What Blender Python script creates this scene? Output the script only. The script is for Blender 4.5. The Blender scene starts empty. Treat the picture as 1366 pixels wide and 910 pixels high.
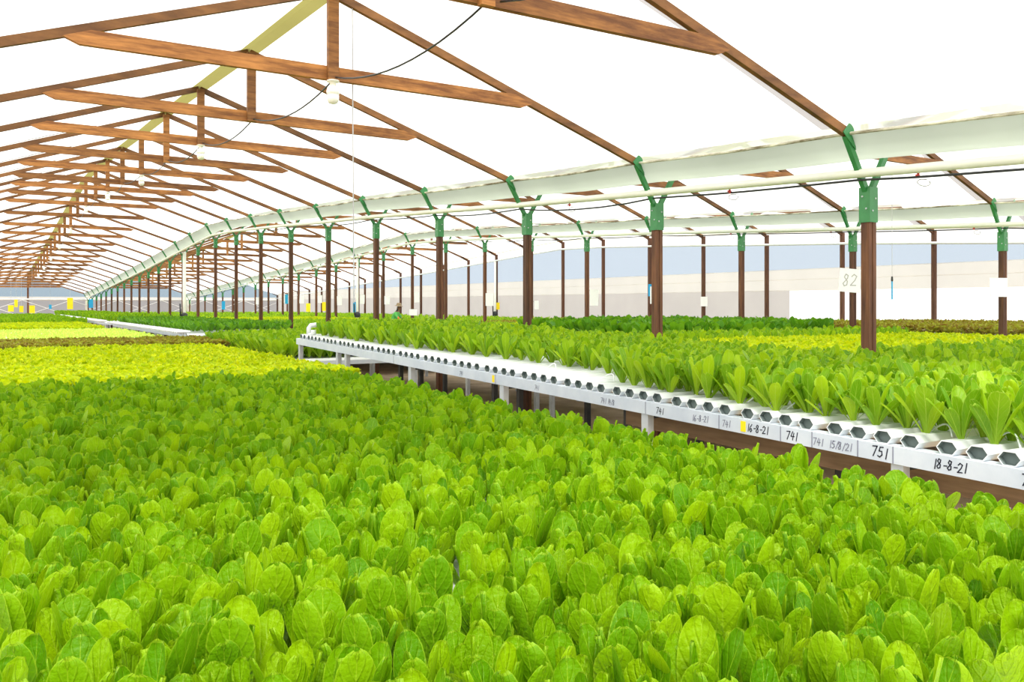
import bpy, math, random
import numpy as np
from mathutils import Vector, Matrix

random.seed(7)
rng = np.random.default_rng(7)
scene = bpy.context.scene
C = scene.collection
PI = math.pi

# ------------------------------------------------------------------ camera
EYE = 1.75
F_PX = 1140.0
YAW = math.atan(703.0 / F_PX)          # bay axis (+Y) lies this far left of the view
cam = bpy.data.cameras.new('camera')
cam.sensor_width = 36.0
cam.lens = F_PX / 1366.0 * 36.0
cam.shift_y = (407.0 - 455.0) / 1366.0
cam.clip_start = 0.05
cam.clip_end = 600
camo = bpy.data.objects.new('camera', cam)
C.objects.link(camo)
camo.location = (0, 0, EYE)
camo.rotation_euler = (PI / 2, 0, -YAW)
scene.camera = camo

# ------------------------------------------------------------------ sky, sun, exposure
world = bpy.data.worlds.new('world')
scene.world = world
world.use_nodes = True
bg = world.node_tree.nodes['Background']
bg.inputs[0].default_value = (0.97, 0.985, 1.0, 1)
bg.inputs[1].default_value = 1.25
sun = bpy.data.lights.new('sun', 'SUN')
sun.energy = 3.4
sun.angle = math.radians(25)
sun.color = (1.0, 0.96, 0.88)
suno = bpy.data.objects.new('sun', sun)
C.objects.link(suno)
suno.rotation_euler = (math.radians(32), math.radians(-16), 0)
vs = scene.view_settings
vs.view_transform = 'Standard'
vs.look = 'None'
vs.gamma = 1.0
vs.use_curve_mapping = False
vs.exposure = 0.5
scene.cycles.max_bounces = 8
scene.cycles.diffuse_bounces = 4
scene.cycles.transmission_bounces = 6
scene.cycles.transparent_max_bounces = 12
scene.cycles.glossy_bounces = 2
scene.cycles.caustics_reflective = False
scene.cycles.caustics_refractive = False

# ------------------------------------------------------------------ materials
M = {}


def nodes_of(name):
    m = bpy.data.materials.new(name)
    m.use_nodes = True
    nt = m.node_tree
    nt.nodes.clear()
    M[name] = m
    return m, nt, nt.nodes, nt.links


def mat(name, col, rough=0.6, metal=0.0, var=0.0, scale=8.0, stretch=(1, 1, 1), col2=None, bump=0.0, spec=0.4, coords='Object'):
    m, nt, N, L = nodes_of(name)
    out = N.new('ShaderNodeOutputMaterial')
    b = N.new('ShaderNodeBsdfPrincipled')
    L.new(b.outputs[0], out.inputs[0])
    b.inputs['Roughness'].default_value = rough
    b.inputs['Metallic'].default_value = metal
    b.inputs['Specular IOR Level'].default_value = spec
    b.inputs['Base Color'].default_value = (*col, 1)
    if col2 is not None:
        tc = N.new('ShaderNodeTexCoord')
        mp = N.new('ShaderNodeMapping')
        mp.inputs['Scale'].default_value = stretch
        nz = N.new('ShaderNodeTexNoise')
        nz.inputs['Scale'].default_value = scale
        nz.inputs['Detail'].default_value = 6
        nz.inputs['Roughness'].default_value = 0.65
        rp = N.new('ShaderNodeValToRGB')
        rp.color_ramp.elements[0].position = 0.5 - var
        rp.color_ramp.elements[1].position = 0.5 + var
        rp.color_ramp.elements[0].color = (*col, 1)
        rp.color_ramp.elements[1].color = (*col2, 1)
        L.new(tc.outputs[coords], mp.inputs[0])
        L.new(mp.outputs[0], nz.inputs['Vector'])
        L.new(nz.outputs[0], rp.inputs[0])
        src = rp.outputs[0]
        if 'wood' in name:
            # each timber has its own tone
            oi = N.new('ShaderNodeObjectInfo')
            mr = N.new('ShaderNodeMapRange')
            mr.inputs['To Min'].default_value = 0.62
            mr.inputs['To Max'].default_value = 1.18
            hv = N.new('ShaderNodeHueSaturation')
            L.new(oi.outputs['Random'], mr.inputs['Value'])
            L.new(mr.outputs[0], hv.inputs['Value'])
            L.new(src, hv.inputs['Color'])
            src = hv.outputs[0]
        L.new(src, b.inputs['Base Color'])
        if bump:
            bp = N.new('ShaderNodeBump')
            bp.inputs['Strength'].default_value = bump
            bp.inputs['Distance'].default_value = 0.01
            L.new(nz.outputs[0], bp.inputs['Height'])
            L.new(bp.outputs[0], b.inputs['Normal'])
    return m


def film(name, tint, clear, body, body_w=1.0):
    """thin plastic sheet: part of the light goes straight through, the rest is scattered through it"""
    m, nt, N, L = nodes_of(name)
    out = N.new('ShaderNodeOutputMaterial')
    tr = N.new('ShaderNodeBsdfTransparent')
    tr.inputs[0].default_value = (*tint, 1)
    tl = N.new('ShaderNodeBsdfTranslucent')
    df = N.new('ShaderNodeBsdfDiffuse')
    mx0 = N.new('ShaderNodeMixShader')
    mx0.inputs[0].default_value = 0.2
    tc = N.new('ShaderNodeTexCoord')
    nz = N.new('ShaderNodeTexNoise')
    nz.inputs['Scale'].default_value = 0.9
    nz.inputs['Detail'].default_value = 5
    rp = N.new('ShaderNodeValToRGB')
    rp.color_ramp.elements[0].position = 0.35
    rp.color_ramp.elements[1].position = 0.65
    rp.color_ramp.elements[0].color = (*[c * 0.93 for c in body], 1)
    rp.color_ramp.elements[1].color = (*body, 1)
    L.new(tc.outputs['Object'], nz.inputs['Vector'])
    L.new(nz.outputs[0], rp.inputs[0])
    L.new(rp.outputs[0], tl.inputs[0])
    L.new(rp.outputs[0], df.inputs[0])
    L.new(tl.outputs[0], mx0.inputs[1])
    L.new(df.outputs[0], mx0.inputs[2])
    mx = N.new('ShaderNodeMixShader')
    mx.inputs[0].default_value = clear
    L.new(mx0.outputs[0], mx.inputs[1])
    L.new(tr.outputs[0], mx.inputs[2])
    L.new(mx.outputs[0], out.inputs[0])
    return m


def leafmat(name, dark, mid, light, rib, transl=0.4, rough=0.42, crinkle=0.5, tcol=None, nscale=55.0):
    m, nt, N, L = nodes_of(name)
    out = N.new('ShaderNodeOutputMaterial')
    b = N.new('ShaderNodeBsdfPrincipled')
    b.inputs['Roughness'].default_value = rough
    b.inputs['Specular IOR Level'].default_value = 0.22
    tl = N.new('ShaderNodeBsdfTranslucent')
    mx = N.new('ShaderNodeMixShader')
    mx.inputs[0].default_value = transl
    geo = N.new('ShaderNodeNewGeometry')
    oi = N.new('ShaderNodeObjectInfo')
    ad = N.new('ShaderNodeMath'); ad.operation = 'ADD'
    fr = N.new('ShaderNodeMath'); fr.operation = 'FRACT'
    L.new(geo.outputs['Random Per Island'], ad.inputs[0])
    L.new(oi.outputs['Random'], ad.inputs[1])
    L.new(ad.outputs[0], fr.inputs[0])
    rp = N.new('ShaderNodeValToRGB')
    e = rp.color_ramp.elements
    e[0].position = 0.0; e[0].color = (*dark, 1)
    e[1].position = 1.0; e[1].color = (*light, 1)
    k = rp.color_ramp.elements.new(0.5); k.color = (*mid, 1)
    L.new(fr.outputs[0], rp.inputs[0])
    # veins from the leaf's own u (across) and v (along)
    uv = N.new('ShaderNodeUVMap')
    sp = N.new('ShaderNodeSeparateXYZ')
    L.new(uv.outputs[0], sp.inputs[0])
    def mth(op, a, bb=None):
        n = N.new('ShaderNodeMath'); n.operation = op
        for i, x in enumerate((a, bb)):
            if x is None: continue
            if isinstance(x, (int, float)): n.inputs[i].default_value = x
            else: L.new(x, n.inputs[i])
        return n.outputs[0]
    au = mth('ABSOLUTE', mth('SUBTRACT', sp.outputs[0], 0.5))
    ribw = mth('MULTIPLY', mth('SUBTRACT', 1.12, sp.outputs[1]), 0.045)
    ribm = mth('LESS_THAN', au, ribw)
    vein = mth('SINE', mth('MULTIPLY', mth('SUBTRACT', sp.outputs[1], mth('MULTIPLY', au, 0.55)), 42.0))
    veinm = mth('GREATER_THAN', vein, 0.90)
    fac = mth('MAXIMUM', mth('MULTIPLY', ribm, 0.6), mth('MULTIPLY', veinm, 0.13))
    base = mth('MULTIPLY', mth('MAXIMUM', mth('SUBTRACT', 0.45, sp.outputs[1]), 0.0), 0.9)
    fac = mth('MAXIMUM', fac, base)
    margin = mth('MAXIMUM', mth('GREATER_THAN', au, 0.468), mth('GREATER_THAN', sp.outputs[1], 0.982))
    fac = mth('MAXIMUM', fac, mth('MULTIPLY', margin, 0.45))
    cm = N.new('ShaderNodeMixRGB')
    cm.inputs[2].default_value = (*rib, 1)
    L.new(fac, cm.inputs[0])
    L.new(rp.outputs[0], cm.inputs[1])
    un = N.new('ShaderNodeMixRGB')
    un.blend_type = 'MIX'
    un.inputs[2].default_value = (*[min(1, 0.55 * c + 0.45 * r_) for c, r_ in zip(light, rib)], 1)
    L.new(mth('MULTIPLY', geo.outputs['Backfacing'], 0.12), un.inputs[0])
    L.new(cm.outputs[0], un.inputs[1])
    L.new(un.outputs[0], b.inputs['Base Color'])
    hs = N.new('ShaderNodeHueSaturation')
    hs.inputs['Value'].default_value = 1.35
    hs.inputs['Hue'].default_value = 0.488
    L.new(cm.outputs[0], hs.inputs['Color'])
    L.new(hs.outputs[0], tl.inputs[0])
    tc = N.new('ShaderNodeTexCoord')
    nz = N.new('ShaderNodeTexNoise')
    nz.inputs['Scale'].default_value = nscale
    nz.inputs['Detail'].default_value = 3
    L.new(tc.outputs['Object'], nz.inputs['Vector'])
    hgt = mth('SUBTRACT', nz.outputs[0], mth('MULTIPLY', mth('POWER', mth('MAXIMUM', vein, 0.0), 3.0), 0.35))
    bp = N.new('ShaderNodeBump')
    bp.inputs['Strength'].default_value = crinkle
    bp.inputs['Distance'].default_value = 0.006
    L.new(hgt, bp.inputs['Height'])
    L.new(bp.outputs[0], b.inputs['Normal'])
    L.new(bp.outputs[0], tl.inputs['Normal'])
    L.new(b.outputs[0], mx.inputs[1])
    L.new(tl.outputs[0], mx.inputs[2])
    L.new(mx.outputs[0], out.inputs[0])
    return m


film('roof_film', (1, 1, 1), 0.14, (0.97, 0.97, 0.96))
film('seam_film', (0.44, 0.41, 0.41), 0.35, (0.40, 0.38, 0.375))
film('ridge_film', (0.34, 0.31, 0.12), 0.2, (0.26, 0.235, 0.07))
film('blue_film', (0.41, 0.47, 0.53), 0.80, (0.45, 0.50, 0.55))
film('cream_film', (0.62, 0.615, 0.575), 0.35, (0.63, 0.625, 0.585))
film('grey_curtain', (0.50, 0.49, 0.475), 0.25, (0.51, 0.50, 0.485))
film('gable_curtain', (0.30, 0.30, 0.31), 0.25, (0.36, 0.36, 0.37))
film('gable_clear', (0.24, 0.31, 0.36), 0.80, (0.36, 0.43, 0.48))
film('gutter_plastic', (0.7, 0.72, 0.66), 0.04, (0.66, 0.69, 0.63))
film('white_curtain', (0.97, 0.96, 0.95), 0.55, (0.95, 0.94, 0.92))
mat('truss_wood', (0.16, 0.058, 0.015), 0.65, col2=(0.44, 0.19, 0.05), var=0.14, scale=2.0, stretch=(1.2, 9, 9), bump=0.25)
mat('rafter_wood', (0.09, 0.038, 0.013), 0.7, col2=(0.28, 0.125, 0.038), var=0.20, scale=2.0, stretch=(1.2, 9, 4), bump=0.2)
mat('post_wood', (0.040, 0.012, 0.007), 0.6, col2=(0.21, 0.082, 0.032), var=0.22, scale=2.2, stretch=(9, 9, 0.7), bump=0.3)
mat('wall_post_wood', (0.05, 0.018, 0.010), 0.65, col2=(0.16, 0.065, 0.03), var=0.2, scale=3.0, stretch=(14, 14, 0.9))
mat('green_metal', (0.025, 0.17, 0.05), 0.42, col2=(0.05, 0.28, 0.085), var=0.25, scale=5.0, spec=0.5)
mat('gutter_rim', (0.16, 0.13, 0.07), 0.8, col2=(0.82, 0.80, 0.66), var=0.10, scale=3.0, stretch=(3, 0.8, 3))
mat('pvc_cream', (0.78, 0.80, 0.70), 0.4, col2=(0.88, 0.89, 0.82), var=0.2, scale=2.0)
mat('white_plastic', (0.78, 0.80, 0.81), 0.35)
mat('white_paint', (0.50, 0.56, 0.64), 0.42, col2=(0.64, 0.69, 0.75), var=0.2, scale=3.0)
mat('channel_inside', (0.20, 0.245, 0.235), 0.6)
mat('galvanised', (0.50, 0.54, 0.58), 0.4, metal=0.2, col2=(0.66, 0.70, 0.74), var=0.2, scale=5.0)
mat('dark_steel', (0.03, 0.032, 0.035), 0.5)
mat('ink', (0.012, 0.014, 0.03), 0.8)
mat('faded_ink', (0.22, 0.23, 0.30), 0.8)
mat('grey_ink', (0.50, 0.49, 0.47), 0.8)
mat('cable_black', (0.03, 0.032, 0.035), 0.5)
mat('wire_grey', (0.45, 0.46, 0.47), 0.5)
mat('paper', (0.90, 0.90, 0.89), 0.8)
mat('yellow_card', (0.95, 0.72, 0.01), 0.5)
mat('blue_card', (0.02, 0.35, 0.66), 0.5)
mat('red_plastic', (0.55, 0.05, 0.03), 0.4)
mat('soil', (0.40, 0.28, 0.17), 0.9, col2=(0.70, 0.56, 0.40), var=0.2, scale=1.5, bump=0.4)
mat('timber_board', (0.10, 0.06, 0.035), 0.8, col2=(0.28, 0.18, 0.10), var=0.25, scale=2.0, stretch=(4, 0.6, 6))
mat('bulb_glass', (0.88, 0.90, 0.84), 0.2)
mat('skin', (0.22, 0.10, 0.06), 0.6)
mat('green_shirt', (0.10, 0.42, 0.09), 0.8)
mat('hat_straw', (0.30, 0.22, 0.13), 0.85)
mat('hair_black', (0.012, 0.010, 0.010), 0.6)
mat('trousers', (0.03, 0.035, 0.05), 0.8)
mat('orange_sleeve', (0.70, 0.16, 0.03), 0.7)

leafmat('romaine_leaf', (0.085, 0.25, 0.001), (0.165, 0.35, 0.001), (0.27, 0.455, 0.002), (0.36, 0.53, 0.025), crinkle=0.8, nscale=80.0, transl=0.33)
leafmat('young_leaf', (0.10, 0.265, 0.003), (0.195, 0.385, 0.003), (0.34, 0.52, 0.006), (0.45, 0.60, 0.08), transl=0.38)
leafmat('lime_leaf', (0.34, 0.50, 0.002), (0.52, 0.65, 0.002), (0.68, 0.74, 0.003), (0.52, 0.62, 0.03), transl=0.3)
leafmat('red_leaf', (0.22, 0.12, 0.02), (0.30, 0.27, 0.02), (0.36, 0.42, 0.03), (0.36, 0.38, 0.05), transl=0.25)
leafmat('dark_leaf', (0.045, 0.18, 0.005), (0.085, 0.27, 0.006), (0.15, 0.36, 0.008), (0.22, 0.40, 0.04), transl=0.35)
leafmat('seedling_leaf', (0.36, 0.60, 0.05), (0.50, 0.74, 0.08), (0.62, 0.82, 0.12), (0.6, 0.75, 0.2), transl=0.35)

# ------------------------------------------------------------------ mesh helpers


class MB:
    def __init__(s):
        s.v = []; s.f = []

    def add(s, v, f):
        o = len(s.v)
        s.v += [tuple(p) for p in v]
        s.f += [tuple(i + o for i in q) for q in f]
        return s

    def box(s, lo, hi):
        x0, y0, z0 = lo; x1, y1, z1 = hi
        return s.add([(x0, y0, z0), (x1, y0, z0), (x1, y1, z0), (x0, y1, z0), (x0, y0, z1), (x1, y0, z1), (x1, y1, z1), (x0, y1, z1)],
                     [(0, 3, 2, 1), (4, 5, 6, 7), (0, 1, 5, 4), (1, 2, 6, 5), (2, 3, 7, 6), (3, 0, 4, 7)])

    def beam(s, p0, p1, w, h, side=None):
        """square-cut bar from p0 to p1; w along 'side', h across it"""
        p0 = Vector(p0); p1 = Vector(p1)
        d = (p1 - p0).normalized()
        a = Vector(side) if side else (Vector((0, 0, 1)).cross(d) if abs(d.z) < 0.95 else Vector((1, 0, 0)))
        a = (a - d * a.dot(d)).normalized()
        b = d.cross(a).normalized()
        q = []
        for p in (p0, p1):
            for i, j in ((-1, -1), (1, -1), (1, 1), (-1, 1)):
                q.append(p + a * (i * w / 2) + b * (j * h / 2))
        return s.add(q, [(0, 1, 2, 3), (7, 6, 5, 4), (0, 4, 5, 1), (1, 5, 6, 2), (2, 6, 7, 3), (3, 7, 4, 0)])

    def tube(s, pts, r, n=8, cap=True):
        pts = [Vector(p) for p in pts]
        rs = r if isinstance(r, (list, tuple)) else [r] * len(pts)
        rings = []
        ref = None
        for i, p in enumerate(pts):
            d = (pts[min(i + 1, len(pts) - 1)] - pts[max(i - 1, 0)]).normalized()
            if ref is None:
                ref = Vector((0, 0, 1)) if abs(d.z) < 0.9 else Vector((1, 0, 0))
            a = (ref - d * ref.dot(d)).normalized()
            ref = a
            b = d.cross(a)
            rings.append([p + (a * math.cos(2 * PI * k / n) + b * math.sin(2 * PI * k / n)) * rs[i] for k in range(n)])
        v = [q for rg in rings for q in rg]
        f = []
        for i in range(len(pts) - 1):
            for k in range(n):
                f.append((i * n + k, i * n + (k + 1) % n, (i + 1) * n + (k + 1) % n, (i + 1) * n + k))
        if cap:
            f.append(tuple(reversed(range(n))))
            f.append(tuple((len(pts) - 1) * n + k for k in range(n)))
        return s.add(v, f)

    def lathe(s, prof, n=12, at=(0, 0, 0)):
        v = []; f = []
        for r, z in prof:
            for k in range(n):
                v.append((at[0] + r * math.cos(2 * PI * k / n), at[1] + r * math.sin(2 * PI * k / n), at[2] + z))
        for i in range(len(prof) - 1):
            for k in range(n):
                f.append((i * n + k, i * n + (k + 1) % n, (i + 1) * n + (k + 1) % n, (i + 1) * n + k))
        f.append(tuple(reversed(range(n))))
        f.append(tuple((len(prof) - 1) * n + k for k in range(n)))
        return s.add(v, f)

    def mesh(s, name, m, smooth=False):
        me = bpy.data.meshes.new(name)
        me.from_pydata(s.v, [], s.f)
        me.materials.append(M[m])
        if smooth:
            me.polygons.foreach_set('use_smooth', [True] * len(me.polygons))
        me.update()
        return me

    def build(s, name, m, parent=None, smooth=False):
        return put(name, s.mesh(name, m, smooth), parent)


def put(name, me, parent=None):
    o = bpy.data.objects.new(name, me)
    C.objects.link(o)
    if parent is not None:
        o.parent = parent
    return o


def tag(o, label=None, cat=None, group=None, kind=None):
    if label: o['label'] = label
    if cat: o['category'] = cat
    if group: o['group'] = group
    if kind: o['kind'] = kind
    return o


def thing(name, label, cat, loc=(0, 0, 0), group=None):
    o = bpy.data.objects.new(name, None)
    o.empty_display_size = 0.1
    C.objects.link(o)
    o.location = loc
    return tag(o, label, cat, group)


ORD = ['first', 'second', 'third', 'fourth', 'fifth', 'sixth', 'seventh', 'eighth', 'ninth', 'tenth', 'eleventh', 'twelfth', 'thirteenth',
       'fourteenth', 'fifteenth', 'sixteenth', 'seventeenth', 'eighteenth', 'nineteenth', 'twentieth', 'twenty-first', 'twenty-second',
       'twenty-third', 'twenty-fourth', 'twenty-fifth', 'twenty-sixth', 'twenty-seventh']

# ------------------------------------------------------------------ layout of the place
ROW = [6.665, 13.99, 21.06]          # post rows (X)
LEFT = -1.27
T0, DT, NT = 4.79, 2.8, 25           # posts and trusses along Y
JT = [2.0, 4.79, 7.59, 10.39, 13.2, 16.0, 18.8, 21.6, 24.4, 27.2, 30.0, 32.8, 38.4, 44.0, 49.6, 55.2, 60.8, 66.4, 72.0, 80]
JZ = [0.88, 1.03, 1.17, 1.31, 1.475, 1.63, 1.76, 1.91, 2.04, 2.17, 2.24, 2.12, 1.85, 1.58, 1.35, 1.10, 0.86, 0.62, 0.40, 0.1]


def J(t):
    return EYE + float(np.interp(t, JT, JZ))


TR = [T0 + DT * k for k in range(-1, NT)]
TEND = TR[-1] + 0.35
RISE0, RISE1 = 0.455, 1.72            # rafter foot and apex above the fork

# ------------------------------------------------------------------ ground
g = MB()
g.add([(-60, -25, 0), (70, -25, 0), (70, 150, 0), (-60, 150, 0)], [(0, 1, 2, 3)])
tag(g.build('floor', 'soil'), 'trodden tan earth floor under the growing racks', kind='structure')

# ------------------------------------------------------------------ roof films (ceiling)
ceil = thing('ceiling', 'white translucent plastic sheeting stretched over the timber trusses', None)
tag(ceil, kind='structure')
BAYS = [(LEFT, ROW[0]), (ROW[0], ROW[1]), (ROW[1], ROW[2])]


def roof_sheet(xa, za, xb, zb, name, m, y0, y1, billow, lift):
    """slope of film between foot (xa) and apex (xb)"""
    v = []; f = []
    ts = []
    tr = [t for t in TR if y0 - 1e-6 <= t <= y1 + 1e-6]
    for a, b in zip(tr[:-1], tr[1:]):
        ts += [a + (b - a) * i / 5 for i in range(5)]
    ts.append(tr[-1])
    ns = 7
    for t in ts:
        fr = ((t - T0) / DT) % 1.0
        bl = billow * math.sin(PI * fr)
        for i in range(ns + 1):
            s = i / ns
            v.append((xa + (xb - xa) * s, t, J(t) + za + (zb - za) * s + lift + bl * math.sin(PI * s)))
    n = ns + 1
    for i in range(len(ts) - 1):
        for k in range(ns):
            f.append((i * n + k, (i + 1) * n + k, (i + 1) * n + k + 1, i * n + k + 1))
    return MB().add(v, f).build(name, m, ceil, smooth=True)


for a, b in BAYS + [(LEFT - 7.9, LEFT)]:
    r = (a + b) / 2
    roof_sheet(a + 0.26, RISE0, r, RISE1, 'film_sheet', 'roof_film', TR[0], TR[-1], 0.10, 0.075)
    foot = b if b == ROW[2] else b - 0.26
    roof_sheet(foot, RISE0, r, RISE1, 'film_sheet', 'roof_film', TR[0], TR[-1], 0.10, 0.075)
# folded overlap of the film beside every rafter, and the ridge strip
for bi, (a, b) in enumerate(BAYS):
    r = (a + b) / 2
    for t in TR:
        if bi == 2 and t > 45: continue
        for xa in ((a + 0.30), (b - 0.30)):
            mb = MB()
            v = []
            for i in range(7):
                s = i / 6
                x = xa + (r - xa) * s
                z = J(t) + RISE0 + (RISE1 - RISE0) * s + 0.07
                sag = 0.035 * math.sin(PI * s)
                v += [(x, t + 0.02, z - 0.01), (x, t + 0.26, z + 0.01 + sag)]
            f = [(2 * i, 2 * i + 1, 2 * i + 3, 2 * i + 2) for i in range(6)]
            mb.add(v, f).build('film_overlap', 'seam_film', ceil, smooth=True)
    mb = MB()
    v = []
    for t in TR:
        z = J(t) + RISE1 + 0.045
        v += [(r - 0.11, t, z - 0.04), (r, t, z), (r + 0.11, t, z - 0.04)]
    f = []
    for i in range(len(TR) - 1):
        for k in range(2):
            f.append((3 * i + k, 3 * i + 3 + k, 3 * i + 4 + k, 3 * i + 1 + k))
    mb.add(v, f).build('ridge_strip', 'ridge_film', ceil)

# ------------------------------------------------------------------ walls
wr = thing('wall_right', 'long side wall of grey and white sheeting below a bluish clear band', None)
tag(wr, kind='structure')
WX = ROW[2] + 0.14


def wall_band(z0, z1, y0, y1, name, m, parent, axis='x', at=WX, thick=0.01):
    """vertical sheet; z limits may be functions of t"""
    n = max(2, int((y1 - y0) / 1.4))
    v = []; f = []
    for i in range(n + 1):
        y = y0 + (y1 - y0) * i / n
        a = z0(y) if callable(z0) else z0
        b = z1(y) if callable(z1) else z1
        wob = 0.012 * math.sin(y * 1.7)
        if axis == 'x':
            v += [(at + wob, y, a), (at + wob, y, b)]
        else:
            v += [(y, at + wob, a), (y, at + wob, b)]
    for i in range(n):
        f.append((2 * i, 2 * i + 2, 2 * i + 3, 2 * i + 1))
    return MB().add(v, f).build(name, m, parent)


top = lambda y: J(y) + 0.62
wall_band(0.0, EYE + 0.45, 18.0, TEND, 'lower_curtain', 'grey_curtain', wr)
wall_band(0.0, EYE + 0.45, -2.0, 18.0, 'lower_curtain', 'white_curtain', wr)
wall_band(EYE + 0.45, EYE + 1.09, -2.0, TEND, 'middle_curtain', 'cream_film', wr)
wall_band(EYE + 1.09, lambda y: max(EYE + 1.12, J(y) + 0.20), -2.0, TEND, 'clear_band', 'blue_film', wr)
wall_band(lambda y: max(EYE + 1.12, J(y) + 0.20), lambda y: max(EYE + 1.13, top(y)), -2.0, TEND, 'upper_curtain', 'white_curtain', wr)
for zz, nm in ((EYE + 0.45, 'curtain_seam'), (EYE + 1.09, 'curtain_seam'), (EYE + 0.78, 'curtain_seam')):
    MB().tube([(WX - 0.02, -2, zz), (WX - 0.02, TEND, zz)], 0.012, 6).build(nm, 'white_curtain', wr)

wf = thing('wall_far', 'far gable wall with a bluish clear band above grey sheeting', None)
tag(wf, kind='structure')


def gable(x):
    for a, b in BAYS:
        if a <= x <= b:
            h = (b - a) / 2
            return J(TEND) + RISE0 + (RISE1 - RISE0) * max(0, 1 - abs(x - (a + b) / 2) / h)
    return J(TEND) + RISE0


wall_band(0.0, EYE + 0.42, LEFT - 4, ROW[2] + 0.3, 'lower_curtain', 'gable_curtain', wf, 'y', TEND + 0.2)
wall_band(EYE + 0.42, EYE + 0.62, LEFT - 4, ROW[2] + 0.3, 'middle_curtain', 'cream_film', wf, 'y', TEND + 0.2)
wall_band(EYE + 0.62, gable, LEFT - 4, ROW[2] + 0.3, 'clear_band', 'gable_clear', wf, 'y', TEND + 0.2)
MB().tube([(LEFT - 4, TEND, EYE + 0.42), (ROW[2], TEND, EYE + 0.42)], 0.07, 8).build('cross_rail', 'white_plastic', wf)
for i in range(7):
    x = LEFT + 0.4 + i * 3.2
    for s in (0, 1):
        MB().tube([(x + 3.2 * s, TEND - 0.05, 0.9), (x + 3.2 * (1 - s), TEND - 0.05, EYE + 0.36)], 0.022, 5).build('brace_wire', 'white_plastic', wf)
for r in [(a + b) / 2 for a, b in BAYS]:
    MB().beam((r, TEND + 0.08, 0), (r, TEND + 0.08, J(TEND) + RISE1), 0.12, 0.12).build('gable_post', 'post_wood', wf)
for x in ROW[:2]:
    MB().beam((x, TEND + 0.05, 0), (x, TEND + 0.05, J(TEND) + 0.3), 0.34, 0.14, (1, 0, 0)).build('gable_column', 'pvc_cream', wf)

# ------------------------------------------------------------------ posts
ROWNAME = ['front', 'middle']


def make_post(x, t, ri, k):
    zj = J(t)
    lab = '%s post from the near end of the %s row, brown timber with green fork' % (ORD[k], ROWNAME[ri])
    p = thing('timber_post', lab, 'post', (x, t, 0), '%s row of posts with green forks' % ROWNAME[ri])
    near = t < 36
    if near:
        MB().box((-0.046, -0.042, 0), (-0.003, 0.042, zj - 0.03)).build('plank', 'post_wood', p)
        MB().box((0.0, -0.047, 0), (0.046, 0.038, zj - 0.03)).build('plank', 'post_wood', p)
    else:
        MB().box((-0.047, -0.045, 0), (0.047, 0.045, zj - 0.03)).build('plank', 'post_wood', p)
    w = 0.056
    br = MB()
    z0, z1 = zj - 0.30, zj + 0.01
    for lo, hi in (((-w, -w, z0), (w, -w + 0.008, z1)), ((-w, w - 0.008, z0), (w, w, z1)),
                   ((-w, -w + 0.008, z0), (-w + 0.008, w - 0.008, z1)), ((w - 0.008, -w + 0.008, z0), (w, w - 0.008, z1))):
        br.box(lo, hi)
    sl = br.build('bracket', 'green_metal', p)
    if near:
        for zz, xx in ((zj - 0.09, 0.02), (zj - 0.20, -0.02)):
            MB().lathe([(0.009, 0), (0.009, 0.006), (0.004, 0.009)], 6).build('bolt', 'galvanised', sl).matrix_local = Matrix.Translation((xx, -w, zz)) @ Matrix.Rotation(PI / 2, 4, 'X')
            MB().lathe([(0.009, 0), (0.009, 0.006), (0.004, 0.009)], 6).build('bolt', 'galvanised', sl).matrix_local = Matrix.Translation((-w, xx, zz + 0.02)) @ Matrix.Rotation(-PI / 2, 4, 'Y')
    for s in (-1, 1):
        a = MB().beam((s * 0.035, 0, zj - 0.02), (s * 0.31, 0, zj + 0.44), 0.045, 0.05, (0, 1, 0)).build('arm', 'green_metal', p)
        if near:
            gp = MB()
            pr = [(s * 0.215, zj + 0.32), (s * 0.315, zj + 0.40), (s * 0.385, zj + 0.46), (s * 0.295, zj + 0.555), (s * 0.245, zj + 0.50)]
            v = [(q[0], -0.034, q[1]) for q in pr] + [(q[0], -0.026, q[1]) for q in pr]
            n = len(pr)
            gp.add(v, [tuple(range(n)), tuple(range(2 * n - 1, n - 1, -1))] + [(i, n + i, n + (i + 1) % n, (i + 1) % n) for i in range(n)])
            gp.build('gusset_plate', 'green_metal', a)
    return p


for ri in (0, 1):
    for k in range(NT):
        make_post(ROW[ri], T0 + DT * k, ri, k)
for k in range(NT):
    t = T0 + DT * k
    zt = J(t) + RISE0
    p = thing('wall_post', '%s slim dark timber post from the near end along the side wall' % ORD[k], 'post', (ROW[2], t, 0), 'posts along the side wall')
    MB().box((-0.055, -0.045, 0), (0.055, 0.045, zt)).build('shaft', 'wall_post_wood', p)
    MB().beam((-0.04, 0, zt - 0.05), (-0.42, 0, zt + 0.12), 0.05, 0.06, (0, 1, 0)).build('head_brace', 'wall_post_wood', p)

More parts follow.
